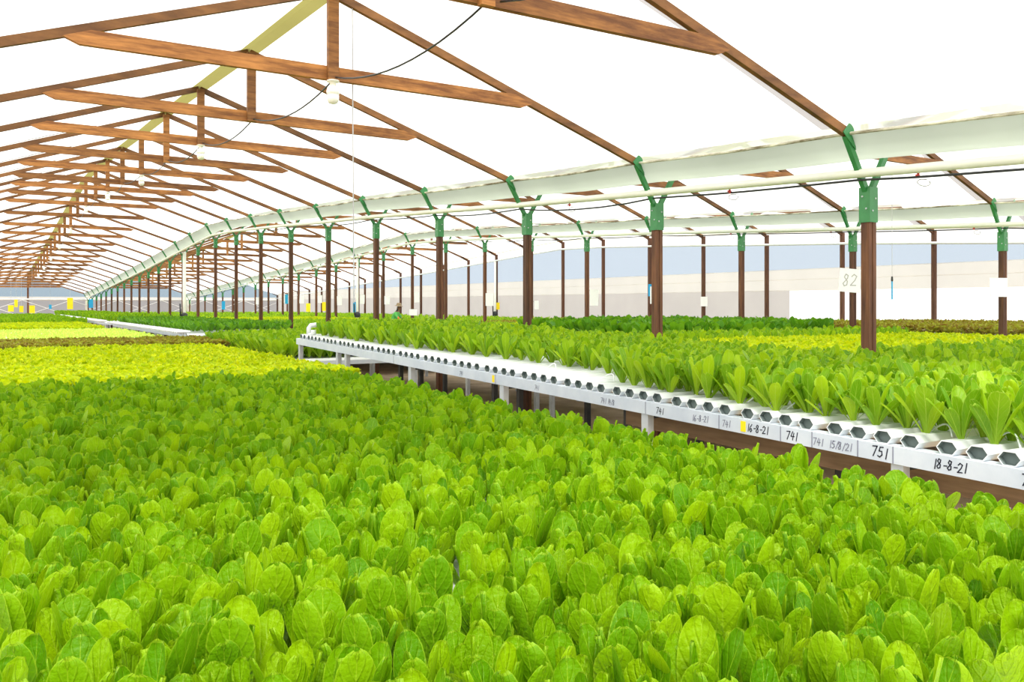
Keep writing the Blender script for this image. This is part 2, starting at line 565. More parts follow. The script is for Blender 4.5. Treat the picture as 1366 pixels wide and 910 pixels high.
# ------------------------------------------------------------------ trusses
BAYN = ['first', 'second', 'third']
for bi, (a, b) in enumerate(BAYS):
    r = (a + b) / 2
    for k, t in enumerate(TR):
        if bi == 2 and t > 66: continue
        j = J(t)
        tr = thing('roof_truss', '%s brown timber roof truss from the near end of the %s bay' % (ORD[k], BAYN[bi]), 'roof truss',
                   (r, t, j), 'roof trusses of the %s bay' % BAYN[bi])
        h = (b - a) / 2
        for s in (-1, 1):
            fx = h - 0.30
            if bi == 2 and s == 1: fx = h - 0.04
            MB().beam((s * fx, 0.0, RISE0 + 0.01), (s * 0.01, 0.0, RISE1), 0.05, 0.075, (0, 1, 0)).build('rafter', 'rafter_wood', tr)
        jit = random.uniform(-0.03, 0.03)
        hl = h * 0.525
        zc = 0.95 + random.uniform(-0.02, 0.02)
        # collar with ends cut to the roof pitch
        mb = MB()
        pr = [(-hl + 0.02, zc - 0.06), (hl - 0.02, zc - 0.06 + jit), (hl + 0.10, zc - 0.01 + jit), (hl - 0.10, zc + 0.065 + jit), (-hl + 0.10, zc + 0.065), (-hl - 0.10, zc - 0.01)]
        v = [(q[0], -0.08, q[1]) for q in pr] + [(q[0], -0.028, q[1]) for q in pr]
        n = 6
        mb.add(v, [tuple(range(n)), tuple(range(2 * n - 1, n - 1, -1))] + [(i, n + i, n + (i + 1) % n, (i + 1) % n) for i in range(n)])
        mb.build('collar_beam', 'truss_wood', tr)
        MB().box((-0.05, -0.135, zc - 0.075), (0.05, -0.082, RISE1 - 0.03)).build('king_post', 'truss_wood', tr)

# ------------------------------------------------------------------ gutters, pipes and cables along the rows
TS = [TR[0] - 0.6] + TR
for ri, x in enumerate([ROW[0], ROW[1], LEFT]):
    nm = ['front', 'middle', 'left'][ri]
    gt = thing('rain_gutter', ['long white plastic rain gutter above the front row of posts', 'long white plastic rain gutter above the middle row of posts',
                               'long white plastic rain gutter overhead at the camera side'][ri], 'gutter', (x, 0, 0), 'rain gutters')
    prof = [(-0.29, 0.455), (-0.265, 0.435), (-0.225, 0.36), (-0.14, 0.29), (0, 0.262), (0.14, 0.29), (0.225, 0.36), (0.265, 0.435), (0.29, 0.455)]
    v = []; f = []
    ts = []
    for a, b in zip(TS[:-1], TS[1:]):
        ts += [a, a + (b - a) * 0.5]
    ts.append(TS[-1])
    for t in ts:
        sag = -0.018 if ((t - T0) / DT) % 1.0 > 0.25 else 0.0
        for px, pz in prof: v.append((px, t, J(t) + pz + sag))
        for px, pz in prof: v.append((px * 0.96, t, J(t) + pz + sag + 0.012))
    n = len(prof); W = 2 * n
    for i in range(len(ts) - 1):
        for k in range(n - 1):
            f.append((i * W + k, i * W + k + 1, (i + 1) * W + k + 1, (i + 1) * W + k))
            f.append((i * W + n + k + 1, i * W + n + k, (i + 1) * W + n + k, (i + 1) * W + n + k + 1))
    MB().add(v, f).build('trough', 'gutter_plastic', gt, smooth=True)
    for s in (-1, 1):
        MB().tube([(s * 0.292, t, J(t) + 0.458 - (0.018 if ((t - T0) / DT) % 1.0 > 0.25 else 0)) for t in ts], 0.014, 6).build('rim', 'gutter_rim', gt)

for ri in (0, 1):
    x = ROW[ri]
    o = MB().tube([(x - 0.135, t, J(t) + 0.125) for t in TS], 0.040, 10).build('water_pipe', 'pvc_cream', smooth=True)
    tag(o, 'cream plastic water pipe strung along the %s row of forks' % ROWNAME[ri], 'pipe', 'pipes along the post rows')
    pts = []
    for a, b in zip(TS[:-1], TS[1:]):
        sg = random.uniform(0.01, 0.07)
        for i in range(6):
            s = i / 6
            pts.append((x - 0.10 + 0.03 * math.sin(a + s * 5), a + (b - a) * s, J(a) * (1 - s) + J(b) * s + 0.068 - 4 * sg * s * (1 - s)))
    o = MB().tube(pts, 0.011, 5).build('power_cable', 'cable_black', smooth=True)
    tag(o, 'black cable drooping under the water pipe of the %s row' % ROWNAME[ri], 'cable', 'cables along the post rows')
# wall-side rail pipe
o = MB().tube([(ROW[2] - 0.14, t, J(t) + 0.14) for t in TS], 0.035, 8).build('water_pipe', 'white_plastic', smooth=True)
tag(o, 'white pipe running along the side wall posts near their tops', 'pipe', 'pipes along the post rows')
o = MB().tube([(WX - 0.07, t, J(t) + 0.56) for t in TS], 0.05, 8).build('eave_roll', 'pvc_cream', smooth=True)
tag(o, 'rolled cream sheeting along the top of the side wall', 'rolled sheet')

# small valves with a loop of hose under the pipes
for i, (ri, t) in enumerate([(0, 4.25), (0, 6.35), (0, 9.2), (1, 8.0), (1, 10.8), (1, 13.4)]):
    x = ROW[ri] - 0.10
    vl = thing('hose_valve', '%s valve with a loop of hose under the %s water pipe' % (ORD[i % 3] + ' small red', ROWNAME[ri]), 'valve', (x, t, J(t) + 0.10), 'valves under the water pipes')
    MB().tube([(0, 0, 0.02), (0, 0, -0.05)], 0.011, 8).build('stem', 'red_plastic', vl)
    MB().tube([(-0.03, 0, -0.03), (0.03, 0.01, -0.025)], 0.008, 6).build('tap_handle', 'red_plastic', vl)
    MB().tube([(0.045 * math.cos(q) - 0.0, -0.05 + 0.05 * math.sin(q), -0.095 + 0.035 * math.sin(q + 0.8)) for q in [i2 * 2 * PI / 14 for i2 in range(14)]], 0.005, 5).build('hose_loop', 'wire_grey', vl)

# bulbs under the king posts and the sagging flex between them
RX = (BAYS[0][0] + BAYS[0][1]) / 2
prev = None
bulbn = 0
for k, t in enumerate(TR):
    z = J(t) + 0.95 - 0.075
    pt = Vector((RX + 0.02, t - 0.115, z))
    if prev is not None and t < 46:
        pts = []
        sg = 0.16 if k <= 2 else random.uniform(0.05, 0.16)
        for i in range(13):
            s = i / 12
            q = prev.lerp(pt, s)
            pts.append((q.x + 0.08 * (s if k == 1 else 0), q.y, q.z + 0.03 - 4 * sg * s * (1 - s)))
        o = MB().tube(pts, 0.008, 5).build('light_flex', 'cable_black', smooth=True)
        tag(o, '%s length of black flex sagging between king posts from the near end' % ORD[k - 1], 'cable', 'flex between the lamps')
    prev = pt
    if k % 2 == 0 and t < 58:
        b = thing('light_bulb', '%s white globe lamp under a king post from the near end' % ORD[bulbn], 'lamp', (RX, t - 0.11, z), 'lamps under the ridge of the first bay')
        bulbn += 1
        MB().lathe([(0.055, 0.0), (0.06, -0.012), (0.03, -0.02), (0.028, -0.05), (0.022, -0.055)], 12).build('lamp_holder', 'pvc_cream', b, smooth=True)
        MB().lathe([(0.026, -0.045), (0.052, -0.065), (0.06, -0.10), (0.056, -0.125), (0.05, -0.13), (0.055, -0.14), (0.054, -0.18), (0.04, -0.205), (0.012, -0.215)], 14).build('globe', 'bulb_glass', b, smooth=True)

# ------------------------------------------------------------------ rack with the channels beside the aisle
RKX = 4.02


def zr(t):
    return EYE - 0.79 + 0.0232 * (t - 2.1)


RT0, RT1 = 1.2, 12.72
rack = thing('growing_rack', 'white metal rack with handwritten front beam carrying the open channels', 'rack', (RKX, RT0, 0))
fb = MB()
bm_pts = [RT0, RT1]
v = []
for t in (RT0, RT1):
    z = zr(t)
    for px, pz in ((-0.012, -0.048), (0.012, -0.048), (0.012, 0.030), (0.075, 0.030), (0.075, 0.042), (-0.012, 0.042)):
        v.append((px, t - RT0, z + pz))
n = 6
fb.add(v, [tuple(range(n)), tuple(range(2 * n - 1, n - 1, -1))] + [(i, (i + 1) % n, n + (i + 1) % n, n + i) for i in range(n)])
front = fb.build('front_beam', 'white_paint', rack)
MB().beam((2.46, 0, zr(RT0) + 0.02), (2.46, RT1 - RT0, zr(RT1) + 0.02), 0.05, 0.06).build('back_beam', 'white_paint', rack)
for t in [2.72 + 1.99 * i for i in range(-0, 5)] + [12.62, 11.0]:
    if t > RT1: continue
    MB().box((0.0, t - RT0 - 0.035, 0), (0.055, t - RT0 + 0.035, zr(t) - 0.03)).build('leg', 'galvanised', rack)
    MB().box((2.43, t - RT0 - 0.03, 0), (2.49, t - RT0 + 0.03, zr(t))).build('leg', 'dark_steel', rack)
    MB().beam((0.03, t - RT0, zr(t) - 0.06), (2.46, t - RT0, zr(t) - 0.04), 0.04, 0.05).build('cross_bar', 'dark_steel', rack)
for t in (3.5, 5.6, 7.3, 7.8, 9.6, 10.2):
    MB().box((0.55, t - RT0 - 0.025, 0), (0.60, t - RT0 + 0.025, zr(t) - 0.03)).build('inner_leg', 'dark_steel', rack)
MB().beam((0.70, 0.0, 0.42), (0.70, RT1 - RT0, 0.62), 0.05, 0.07).build('lower_rail', 'dark_steel', rack)
MB().beam((0.25, 0.2, zr(2) - 0.13), (0.25, 4.0, zr(RT0 + 4.0) - 0.13), 0.04, 0.16).build('timber_board', 'timber_board', rack)
# joints of the front beam
SLOPE = math.atan(0.0232)
JOINTS = [2.735, 2.945, 3.245, 3.471, 3.969, 4.686, 6.789, 9.1]
for t in JOINTS:
    MB().box((-0.0135, t - RT0 - 0.003, zr(t) - 0.047), (-0.0118, t - RT0 + 0.003, zr(t) + 0.041)).build('joint', 'faded_ink', front)


GLYPH = {
    '0': [[(.5, 1), (.15, .8), (.05, .4), (.3, 0), (.65, .1), (.8, .55), (.6, .95), (.4, 1)]],
    '1': [[(.45, 1), (.35, 0)]],
    '2': [[(.1, .8), (.35, 1), (.7, .85), (.55, .5), (.1, .05), (.75, .08)]],
    '4': [[(.35, 1), (.08, .42), (.75, .45)], [(.62, .85), (.48, 0)]],
    '5': [[(.75, 1), (.3, .97), (.2, .58), (.6, .58), (.7, .25), (.4, 0), (.08, .1)]],
    '6': [[(.6, 1), (.2, .6), (.1, .2), (.4, 0), (.65, .2), (.5, .45), (.15, .3)]],
    '7': [[(.08, .95), (.75, 1), (.3, 0)]],
    '8': [[(.6, .9), (.3, 1), (.15, .75), (.6, .4), (.6, .1), (.3, 0), (.1, .2), (.55, .65), (.6, .9)]],
    '-': [[(.15, .45), (.6, .48)]],
    '/': [[(.6, 1.0), (.15, -.05)]],
    '|': [[(.35, 1.1), (.33, -.1)]],
    ' ': [],
}


def scrawl(txt, size, pen, aspect=0.72):
    """hand-drawn strokes in the XY plane, a couple of millimetres of ink thickness; returns MB"""
    mb = MB()
    x = 0.0
    for ch in txt:
        jx, jy = random.uniform(-.05, .05), random.uniform(-.06, .06)
        for st in GLYPH.get(ch, []):
            pts = [((x + (a + jx + 0.12 * b) * aspect) * size, (b + jy) * size, 0.0) for a, b in st]
            for p, q in zip(pts[:-1], pts[1:]):
                d = Vector(q) - Vector(p)
                e = d.normalized() * pen * 0.4
                mb.beam(Vector(p) - e, Vector(q) + e, pen, 0.0012, Vector((0, 0, 1)).cross(d))
        x += (0.55 if ch in '1|' else 0.62 if ch in '-/ ' else 0.92) * aspect
    return mb, x * size


def lettering(txt, t, size, m, dz=-0.028):
    mb, _ = scrawl(txt, size * 0.66, size * 0.075)
    o = mb.build('lettering', m, front)
    # reads towards -Y (to the viewer's right), face towards -X
    R = Matrix(((0, 0, -1), (-1, 0, 0), (0, 1, 0))).to_4x4()
    o.matrix_local = Matrix.Translation((-0.0128, t - RT0, zr(t) + dz)) @ R @ Matrix.Rotation(-SLOPE + random.uniform(-0.03, 0.03), 4, 'Z')
    return o


def tx(px, D=4.0):
    return F_PX * D / (math.cos(YAW) ** 2 * (px + 20)) - math.tan(YAW) * D


for txt, px, size, m in [('18-8-21', 1243, 0.072, 'ink'), ('751', 1161, 0.082, 'ink'), ('741  15/8/21', 1083, 0.062, 'faded_ink'), ('741', 1047, 0.074, 'ink'),
                         ('16-8-21', 995, 0.070, 'ink'), ('741', 962, 0.062, 'faded_ink'), ('16-8-21', 922, 0.062, 'faded_ink'), ('741', 874, 0.066, 'ink'),
                         ('741', 1360, 0.082, 'ink'), ('741 14/8', 800, 0.06, 'faded_ink'), ('741', 712, 0.06, 'faded_ink'), ('741', 612, 0.06, 'faded_ink')]:
    lettering(txt, round(tx(px), 3), size, m)
for px in (990, 657):
    t = round(tx(px), 3)
    MB().box((-0.0145, t - RT0 - 0.022, zr(t) - 0.035), (-0.0122, t - RT0 + 0.018, zr(t) + 0.03)).build('sticker', 'yellow_card', front)
    
# the channels: hollow six-sided tubes lying across the rack
HEX = [(-0.056, 0.0), (-0.030, 0.034), (0.030, 0.034), (0.056, 0.0), (0.030, -0.034), (-0.030, -0.034)]
CH_L = 2.44


def hexmesh():
    mb = MB()
    v = []
    for x in (0.0, CH_L):
        for k in (1.0,):
            v += [(x, a, b) for a, b in HEX]
    for x in (0.0, 0.035):
        v += [(x, a * 0.9, b * 0.88) for a, b in HEX]
    f = []
    for i in range(6):
        j = (i + 1) % 6
        f.append((i, 6 + i, 6 + j, j))
        f.append((12 + i, 12 + j, 18 + j, 18 + i))
        f.append((i, j, 12 + j, 12 + i))
    f.append(tuple(range(6, 12)))
    f.append(tuple(range(18, 24)))
    mb.add(v, f)
    me = bpy.data.meshes.new('tube')
    me.from_pydata(mb.v, [], mb.f)
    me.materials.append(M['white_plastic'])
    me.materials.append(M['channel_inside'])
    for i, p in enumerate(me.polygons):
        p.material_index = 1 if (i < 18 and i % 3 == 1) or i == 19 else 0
    return me


hexme = hexmesh()
CHT = []
t = 1.35
i = 0
while t < RT1 - 0.05:
    CHT.append(t)
    t += 0.152 + (0.045 if i % 4 == 3 else 0.0) + random.uniform(-0.006, 0.006)
    i += 1
CHZ = 0.042 + 0.035


def chan_slope(t):
    """rise of the channel towards its far end"""
    return -0.01 + 0.0 * t


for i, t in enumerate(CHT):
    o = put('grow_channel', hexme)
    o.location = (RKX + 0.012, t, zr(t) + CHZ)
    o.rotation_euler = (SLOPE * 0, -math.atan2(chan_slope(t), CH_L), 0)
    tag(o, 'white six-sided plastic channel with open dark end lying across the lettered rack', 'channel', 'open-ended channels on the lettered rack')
# drip tubes bowed over some channel ends
for i, k in enumerate([3, 4, 6, 8, 11, 14, 16, 19, 22, 26, 31]):
    t = CHT[k]
    h = random.uniform(0.05, 0.085)
    x0 = RKX + 0.16 + random.uniform(0, 0.1)
    w = random.uniform(0.13, 0.19)
    pts = [(x0 + 0.05 * math.sin(q * PI), t + 0.02 - w * q, zr(t) + CHZ + 0.025 + h * math.sin(q * PI)) for q in [j / 10 for j in range(11)]]
    o = MB().tube(pts, 0.005, 5).build('drip_tube', 'white_plastic', smooth=True)
    tag(o, '%s thin white drip tube bowed over the channel ends from the near end' % ORD[i], 'tube', 'drip tubes on the lettered rack')
# pale fitting standing on the far end of the rack
pf = thing('pipe_fitting', 'white pipe elbow standing on the far end of the lettered rack', 'pipe fitting', (RKX + 0.10, RT1 - 0.25, zr(RT1) + CHZ + 0.03))
MB().tube([(0, 0, 0), (0, 0, 0.09), (0.03, 0, 0.13), (0.12, 0, 0.14)], 0.035, 10).build('elbow', 'white_plastic', pf, smooth=True)
MB().tube([(0, -0.22, 0.0), (0, -0.22, 0.07)], 0.04, 10).build('stub', 'white_plastic', pf, smooth=True)
MB().tube([(0, -0.22, 0.0), (0, 0, 0.0)], 0.025, 8).build('link_pipe', 'white_plastic', pf, smooth=True)
rc = thing('red_canister', 'small red canister hooked to a leg at the far end of the lettered rack', 'canister', (RKX - 0.035, 11.12, 0))
MB().lathe([(0.03, 0.72), (0.038, 0.74), (0.038, 0.88), (0.02, 0.92), (0.012, 0.94)], 12).build('bottle', 'red_plastic', rc, smooth=True)
MB().tube([(0.0, 0, 0.93), (0.03, -0.05, 0.94), (0.04, -0.08, 0.92)], 0.005, 5).build('hook', 'dark_steel', rc)
MB().box((-0.012, -0.012, 0.0), (0.012, 0.012, 0.72)).build('stand_rod', 'dark_steel', rc)


# ------------------------------------------------------------------ plain growing tables under the other crops
def table(name, label, x0, x1, y0, y1, z, ends=False, lipx=None):
    tb = thing(name, label, 'growing table', (x0, y0, 0), 'growing tables under the crops')
    mb = MB()
    # corrugated deck: one shallow channel every 15 cm
    v = []; f = []
    n = max(2, int((y1 - y0) / 0.30))
    prof = []
    for i in range(n):
        y = (y1 - y0) * i / n; s = (y1 - y0) / n
        prof += [(y, -0.04), (y + 0.12 * s, 0.0), (y + 0.62 * s, 0.0), (y + 0.75 * s, -0.04)]
    prof.append((y1 - y0, -0.04))
    for y, pz in prof:
        v += [(0, y, z + pz), (x1 - x0, y, z + pz)]
    for i in range(len(prof) - 1):
        f.append((2 * i, 2 * i + 1, 2 * i + 3, 2 * i + 2))
    mb.add(v, f)
    mb.build('deck', 'white_plastic', tb)
    for xx in (0.0, x1 - x0 - 0.04):
        MB().box((xx, 0, z - 0.11), (xx + 0.04, y1 - y0, z - 0.03)).build('side_beam', 'white_paint', tb)
    for yy in (0.0, y1 - y0 - 0.04):
        MB().box((0.04, yy, z - 0.11), (x1 - x0 - 0.04, yy + 0.04, z - 0.042)).build('end_beam', 'white_paint', tb)
    k = max(1, int((y1 - y0) / 2.0))
    for i in range(k + 1):
        yy = 0.1 + (y1 - y0 - 0.2) * i / k
        for xx in (0.02, x1 - x0 - 0.08):
            MB().box((xx, yy - 0.03, 0), (xx + 0.06, yy + 0.03, z - 0.11)).build('leg', 'galvanised', tb)
    return tb


ZL = EYE - 0.93
ZRD = EYE - 0.66
table('growing_table', 'white table under the nearest romaine bed', -0.06, 3.15, 0.5, 8.75, ZL)
table('growing_table', 'white table under the yellow-lime lettuces beside the aisle', 0.02, 3.3, 8.85, 16.3, EYE - 0.83)
table('growing_table', 'white table under the reddish lettuce strip', 0.02, 3.9, 16.5, 19.7, EYE - 0.80)
table('growing_table', 'white table of pale seedlings behind the reddish strip', 0.02, 3.5, 20.1, 28.2, EYE - 0.76)
table('growing_table', 'white table under the yellow strip behind the seedlings', 0.02, 3.2, 28.6, 37.0, EYE - 0.76)
table('growing_table', 'white table under the farthest green bed near the gable wall', 0.02, 3.7, 40.0, 66.0, EYE - 0.78)
table('growing_table', 'white table just beyond the end of the lettered rack', 4.02, 6.50, 13.6, 19.6, EYE - 0.88)
table('growing_table', 'white bare-edged table by the front posts past the reddish strip', 3.95, 6.50, 20.6, 34.0, EYE - 0.66)
table('growing_table', 'white far table by the front posts near the gable wall', 3.95, 6.50, 36.5, 68.0, EYE - 0.66)
table('growing_table', 'white table between the front and middle posts, nearest of them', 6.85, 13.7, 1.5, 10.2, ZRD)
table('growing_table', 'white narrow table of young romaine beside the dark green block', 6.85, 9.25, 10.4, 19.0, ZRD)
table('growing_table', 'white table under the dark green block', 9.6, 13.7, 10.4, 19.0, ZRD)
table('growing_table', 'white far table between the front and middle posts', 6.85, 13.7, 19.4, 68.0, EYE - 0.76)
table('growing_table', 'white table under the olive lettuces by the side wall', 14.35, 20.7, 3.0, 19.5, ZRD)
table('growing_table', 'white far table by the side wall', 14.35, 20.7, 20.0, 68.0, EYE - 0.76)

# row of channel ends on the far tables by the aisle (too small to tell apart)
for (x, y0, y1, z, lab) in ((3.78, 20.7, 33.9, EYE - 0.66, 'dense line of small channel ends on the bare-edged table'), (3.78, 36.6, 60.0, EYE - 0.66, 'dense line of small channel ends on the far table')):
    mb = MB()
    y = y0
    while y < y1:
        for q in range(1):
            v = [(xx, y + a, z + 0.04 + b) for xx in (x - 0.05, x + 0.25) for a, b in HEX]
            mb.add(v, [tuple(range(6)), tuple(range(11, 5, -1))] + [(i, 6 + i, 6 + (i + 1) % 6, (i + 1) % 6) for i in range(6)])
        y += 0.26
    tag(mb.build('channel_ends', 'white_plastic'), lab, 'channel', kind='stuff')

# ------------------------------------------------------------------ leaves


def leaf_geo(L, W, nu, nv, bend, cup, wave, seed, tipw=0.34, maxat=0.66, neck=0.28, ruffle=0.0, rf=5.0):
    r = np.random.default_rng(seed)
    ph = r.uniform(0, 6.28, 4)
    vs_ = np.linspace(0, 1, nv + 1)
    if nv >= 5:
        vs_ = 1 - (1 - vs_) ** 1.5
    us = np.linspace(-1, 1, nu + 1)
    # spine
    fine = np.linspace(0, 1, 60)
    ang = bend * fine ** 1.3
    sy = np.concatenate([[0], np.cumsum(np.sin(ang[:-1]) / 59)]) * L
    sz = np.concatenate([[0], np.cumsum(np.cos(ang[:-1]) / 59)]) * L
    V = []; UV = []
    for v in vs_:
        if v > maxat:
            w = math.sqrt(max(0.0, 1 - ((v - maxat) / (1 - maxat)) ** 2.4))
            w = max(w, 0.16)
        else:
            q = v / maxat
            w = neck + (1 - neck) * (q * q * (3 - 2 * q))
        a = bend * v ** 1.3
        y0 = np.interp(v, fine, sy); z0 = np.interp(v, fine, sz)
        for u in us:
            x = u * w * W / 2
            zz = z0
            yy = y0
            off = -cup * u * u * W * (0.4 + 0.6 * v) + wave * W * math.sin(3.1 * v * 2 + ph[0] + u * 1.5) * abs(u) * v
            off += ruffle * W * math.sin(rf * 6.28 * v + ph[1] + 2.2 * u) * u * u
            off += ruffle * W * 0.8 * math.sin(rf * 4.1 * u + ph[2]) * max(0, v - 0.55)
            off -= 0.02 * W * math.exp(-(u * 4) ** 2)
            V.append((x, yy + off * math.cos(a), zz - off * math.sin(a)))
            UV.append(((u + 1) / 2, v))
    F = []
    n = nu + 1
    for j in range(nv):
        for i in range(nu):
            F.append((j * n + i, j * n + i + 1, (j + 1) * n + i + 1, (j + 1) * n + i))
    return np.array(V), np.array(F), np.array(UV)


def leaf_mesh(name, geo, m):
    V, F, UV = geo
    me = bpy.data.meshes.new(name)
    me.from_pydata(V.tolist(), [], F.tolist())
    uv = me.uv_layers.new(name='UVMap')
    uv.data.foreach_set('uv', UV[F.reshape(-1)].astype(np.float32).reshape(-1))
    me.polygons.foreach_set('use_smooth', [True] * len(me.polygons))
    me.materials.append(M[m])
    me.update()
    return me


def join_leaves(name, geos, which, P, yaw, tilt, roll, sc, m):
    """one mesh of many leaves; which = index of geo per leaf"""
    Vs, Fs, Us = [], [], []
    off = 0
    for gi, (V, F, UV) in enumerate(geos):
        idx = np.nonzero(which == gi)[0]
        if len(idx) == 0: continue
        v = V[None] * sc[idx][:, None, None]
        cr, sr = np.cos(roll[idx])[:, None], np.sin(roll[idx])[:, None]
        x, y, z = v[..., 0] * cr - v[..., 1] * sr, v[..., 0] * sr + v[..., 1] * cr, v[..., 2]
        ct, st = np.cos(tilt[idx])[:, None], np.sin(tilt[idx])[:, None]
        y, z = y * ct + z * st, -y * st + z * ct
        cy, sy = np.cos(yaw[idx])[:, None], np.sin(yaw[idx])[:, None]
        x, y = x * cy - y * sy, x * sy + y * cy
        w = np.stack([x, y, z], -1) + P[idx][:, None, :]
        Vs.append(w.reshape(-1, 3))
        k = len(V)
        fo = (np.arange(len(idx)) * k + off)[:, None, None] + F[None]
        Fs.append(fo.reshape(-1, 4))
        Us.append(np.tile(UV[F.reshape(-1)], (len(idx), 1)))
        off += len(idx) * k
    V = np.concatenate(Vs); F = np.concatenate(Fs); U = np.concatenate(Us)
    me = bpy.data.meshes.new(name)
    me.vertices.add(len(V))
    me.vertices.foreach_set('co', V.astype(np.float32).reshape(-1))
    me.loops.add(F.size)
    me.loops.foreach_set('vertex_index', F.astype(np.int32).reshape(-1))
    me.polygons.add(len(F))
    me.polygons.foreach_set('loop_start', np.arange(0, F.size, 4, dtype=np.int32))
    me.polygons.foreach_set('use_smooth', np.ones(len(F), dtype=bool))
    uv = me.uv_layers.new(name='UVMap')
    uv.data.foreach_set('uv', U.astype(np.float32).reshape(-1))
    me.materials.append(M[m])
    me.update(calc_edges=True)
    me.validate()
    return me


# kinds of plant: leaf sets at three levels of detail and how a plant carries them
def kind(L, W, bend, cup, wave, n, tilt, sc, matn, ruffle=0.0, neck=0.28, maxat=0.66, rf=5.0, nvar=6, hi=(6, 9), mid=(4, 6), low=(2, 4)):
    K = dict(L=L, n=n, tilt=tilt, sc=sc, m=matn)
    for lod, (nu, nv) in (('hi', hi), ('mid', mid), ('low', low)):
        K[lod] = [leaf_geo(L, W * (0.88 + 0.05 * i), nu, nv, bend * (0.6 + 0.25 * i), cup * (1 - 0.35 * (i % 3)), wave, 10 + i, maxat=maxat + 0.015 * (i % 3), neck=neck, ruffle=ruffle, rf=rf) for i in range(nvar)]
    return K


K_ROM = kind(0.265, 0.084, 0.10, 0.16, 0.05, 9, (0.02, 0.40), (1.0, 0.80), 'romaine_leaf', maxat=0.68, hi=(6, 11), mid=(4, 6))
K_YNG = kind(0.28, 0.078, 0.26, 0.20, 0.08, 9, (0.05, 0.72), (1.0, 0.70), 'young_leaf', neck=0.22, maxat=0.72, hi=(6, 10), mid=(3, 5))
K_DRK = kind(0.28, 0.12, 0.35, 0.15, 0.10, 8, (0.05, 0.75), (1.0, 0.8), 'dark_leaf', neck=0.3, mid=(3, 5))
K_LIM = kind(0.125, 0.12, 0.55, 0.10, 0.10, 12, (0.10, 1.05), (0.95, 1.0), 'lime_leaf', ruffle=0.13, neck=0.35, maxat=0.72, rf=1.6, hi=(6, 5), mid=(4, 3), low=(3, 3))
K_RED = kind(0.13, 0.11, 0.5, 0.12, 0.10, 12, (0.10, 1.05), (0.95, 1.0), 'red_leaf', ruffle=0.13, neck=0.35, maxat=0.72, rf=1.6, hi=(6, 5), mid=(4, 4), low=(3, 3))
K_SED = kind(0.09, 0.05, 0.4, 0.10, 0.05, 5, (0.10, 0.8), (1.0, 0.8), 'seedling_leaf', hi=(3, 4), mid=(2, 3), low=(2, 2))


def plant_leaves(K, r):
    """(variant, yaw, tilt, roll, scale) of each leaf of one plant"""
    n = K['n']
    a0 = r.uniform(0, 6.28)
    out = []
    for i in range(n):
        q = (i + 0.5) / n
        tl = K['tilt'][0] + (K['tilt'][1] - K['tilt'][0]) * q ** 1.2 + r.uniform(-0.09, 0.09)
        s = K['sc'][0] + (K['sc'][1] - K['sc'][0]) * abs(q - 0.35) * 1.5 + r.uniform(-0.10, 0.10)
        out.append((int(r.integers(0, len(K['hi']))), a0 + i * 2.39996 + r.uniform(-0.35, 0.35), tl, r.uniform(-0.35, 0.35), s))
    return out


def in_view(x, y, margin):
    c, s = math.cos(YAW), math.sin(YAW)
    d = y * c + x * s
    xc = x * c - y * s
    return (d > 0.9) & (np.abs(xc) < 0.60 * d + margin)


def spots(x0, x1, y0, y1, sx, sy, jit):
    xs = np.arange(x0 + sx / 2, x1, sx)
    ys = np.arange(y0 + sy / 2, y1, sy)
    X, Y = np.meshgrid(xs, ys)
    X = X + (np.arange(len(ys)) % 2)[:, None] * sx * 0.5
    X = X.ravel() + rng.uniform(-jit, jit, X.size)
    Y = Y.ravel() + rng.uniform(-jit, jit, Y.size)
    ok = (X > x0) & (X < x1) & in_view(X, Y, 0.6)
    return X[ok], Y[ok]


def build_stuff(name, label, cat, K, X, Y, Z, lod, nmax=None, scale=1.0):
    r = np.random.default_rng(len(X) + 3)
    wh, ya, ti, ro, sc, P = [], [], [], [], [], []
    for x, y, z in zip(X, Y, Z):
        s0 = r.uniform(0.86, 1.12) * scale
        lv = plant_leaves(K, r)
        if nmax: lv = lv[:nmax] if nmax >= len(lv) else [lv[int(i * len(lv) / nmax)] for i in range(nmax)]
        for (a, b, c, d, e) in lv:
            wh.append(a); ya.append(b); ti.append(c); ro.append(d); sc.append(e * s0)
            P.append((x - 0.012 * math.sin(b), y + 0.012 * math.cos(b), z))
    if not wh: return None
    me = join_leaves(name, K[lod], np.array(wh), np.array(P), np.array(ya), np.array(ti), np.array(ro), np.array(sc), K['m'])
    o = put(name, me)
    return tag(o, label, cat, kind='stuff')


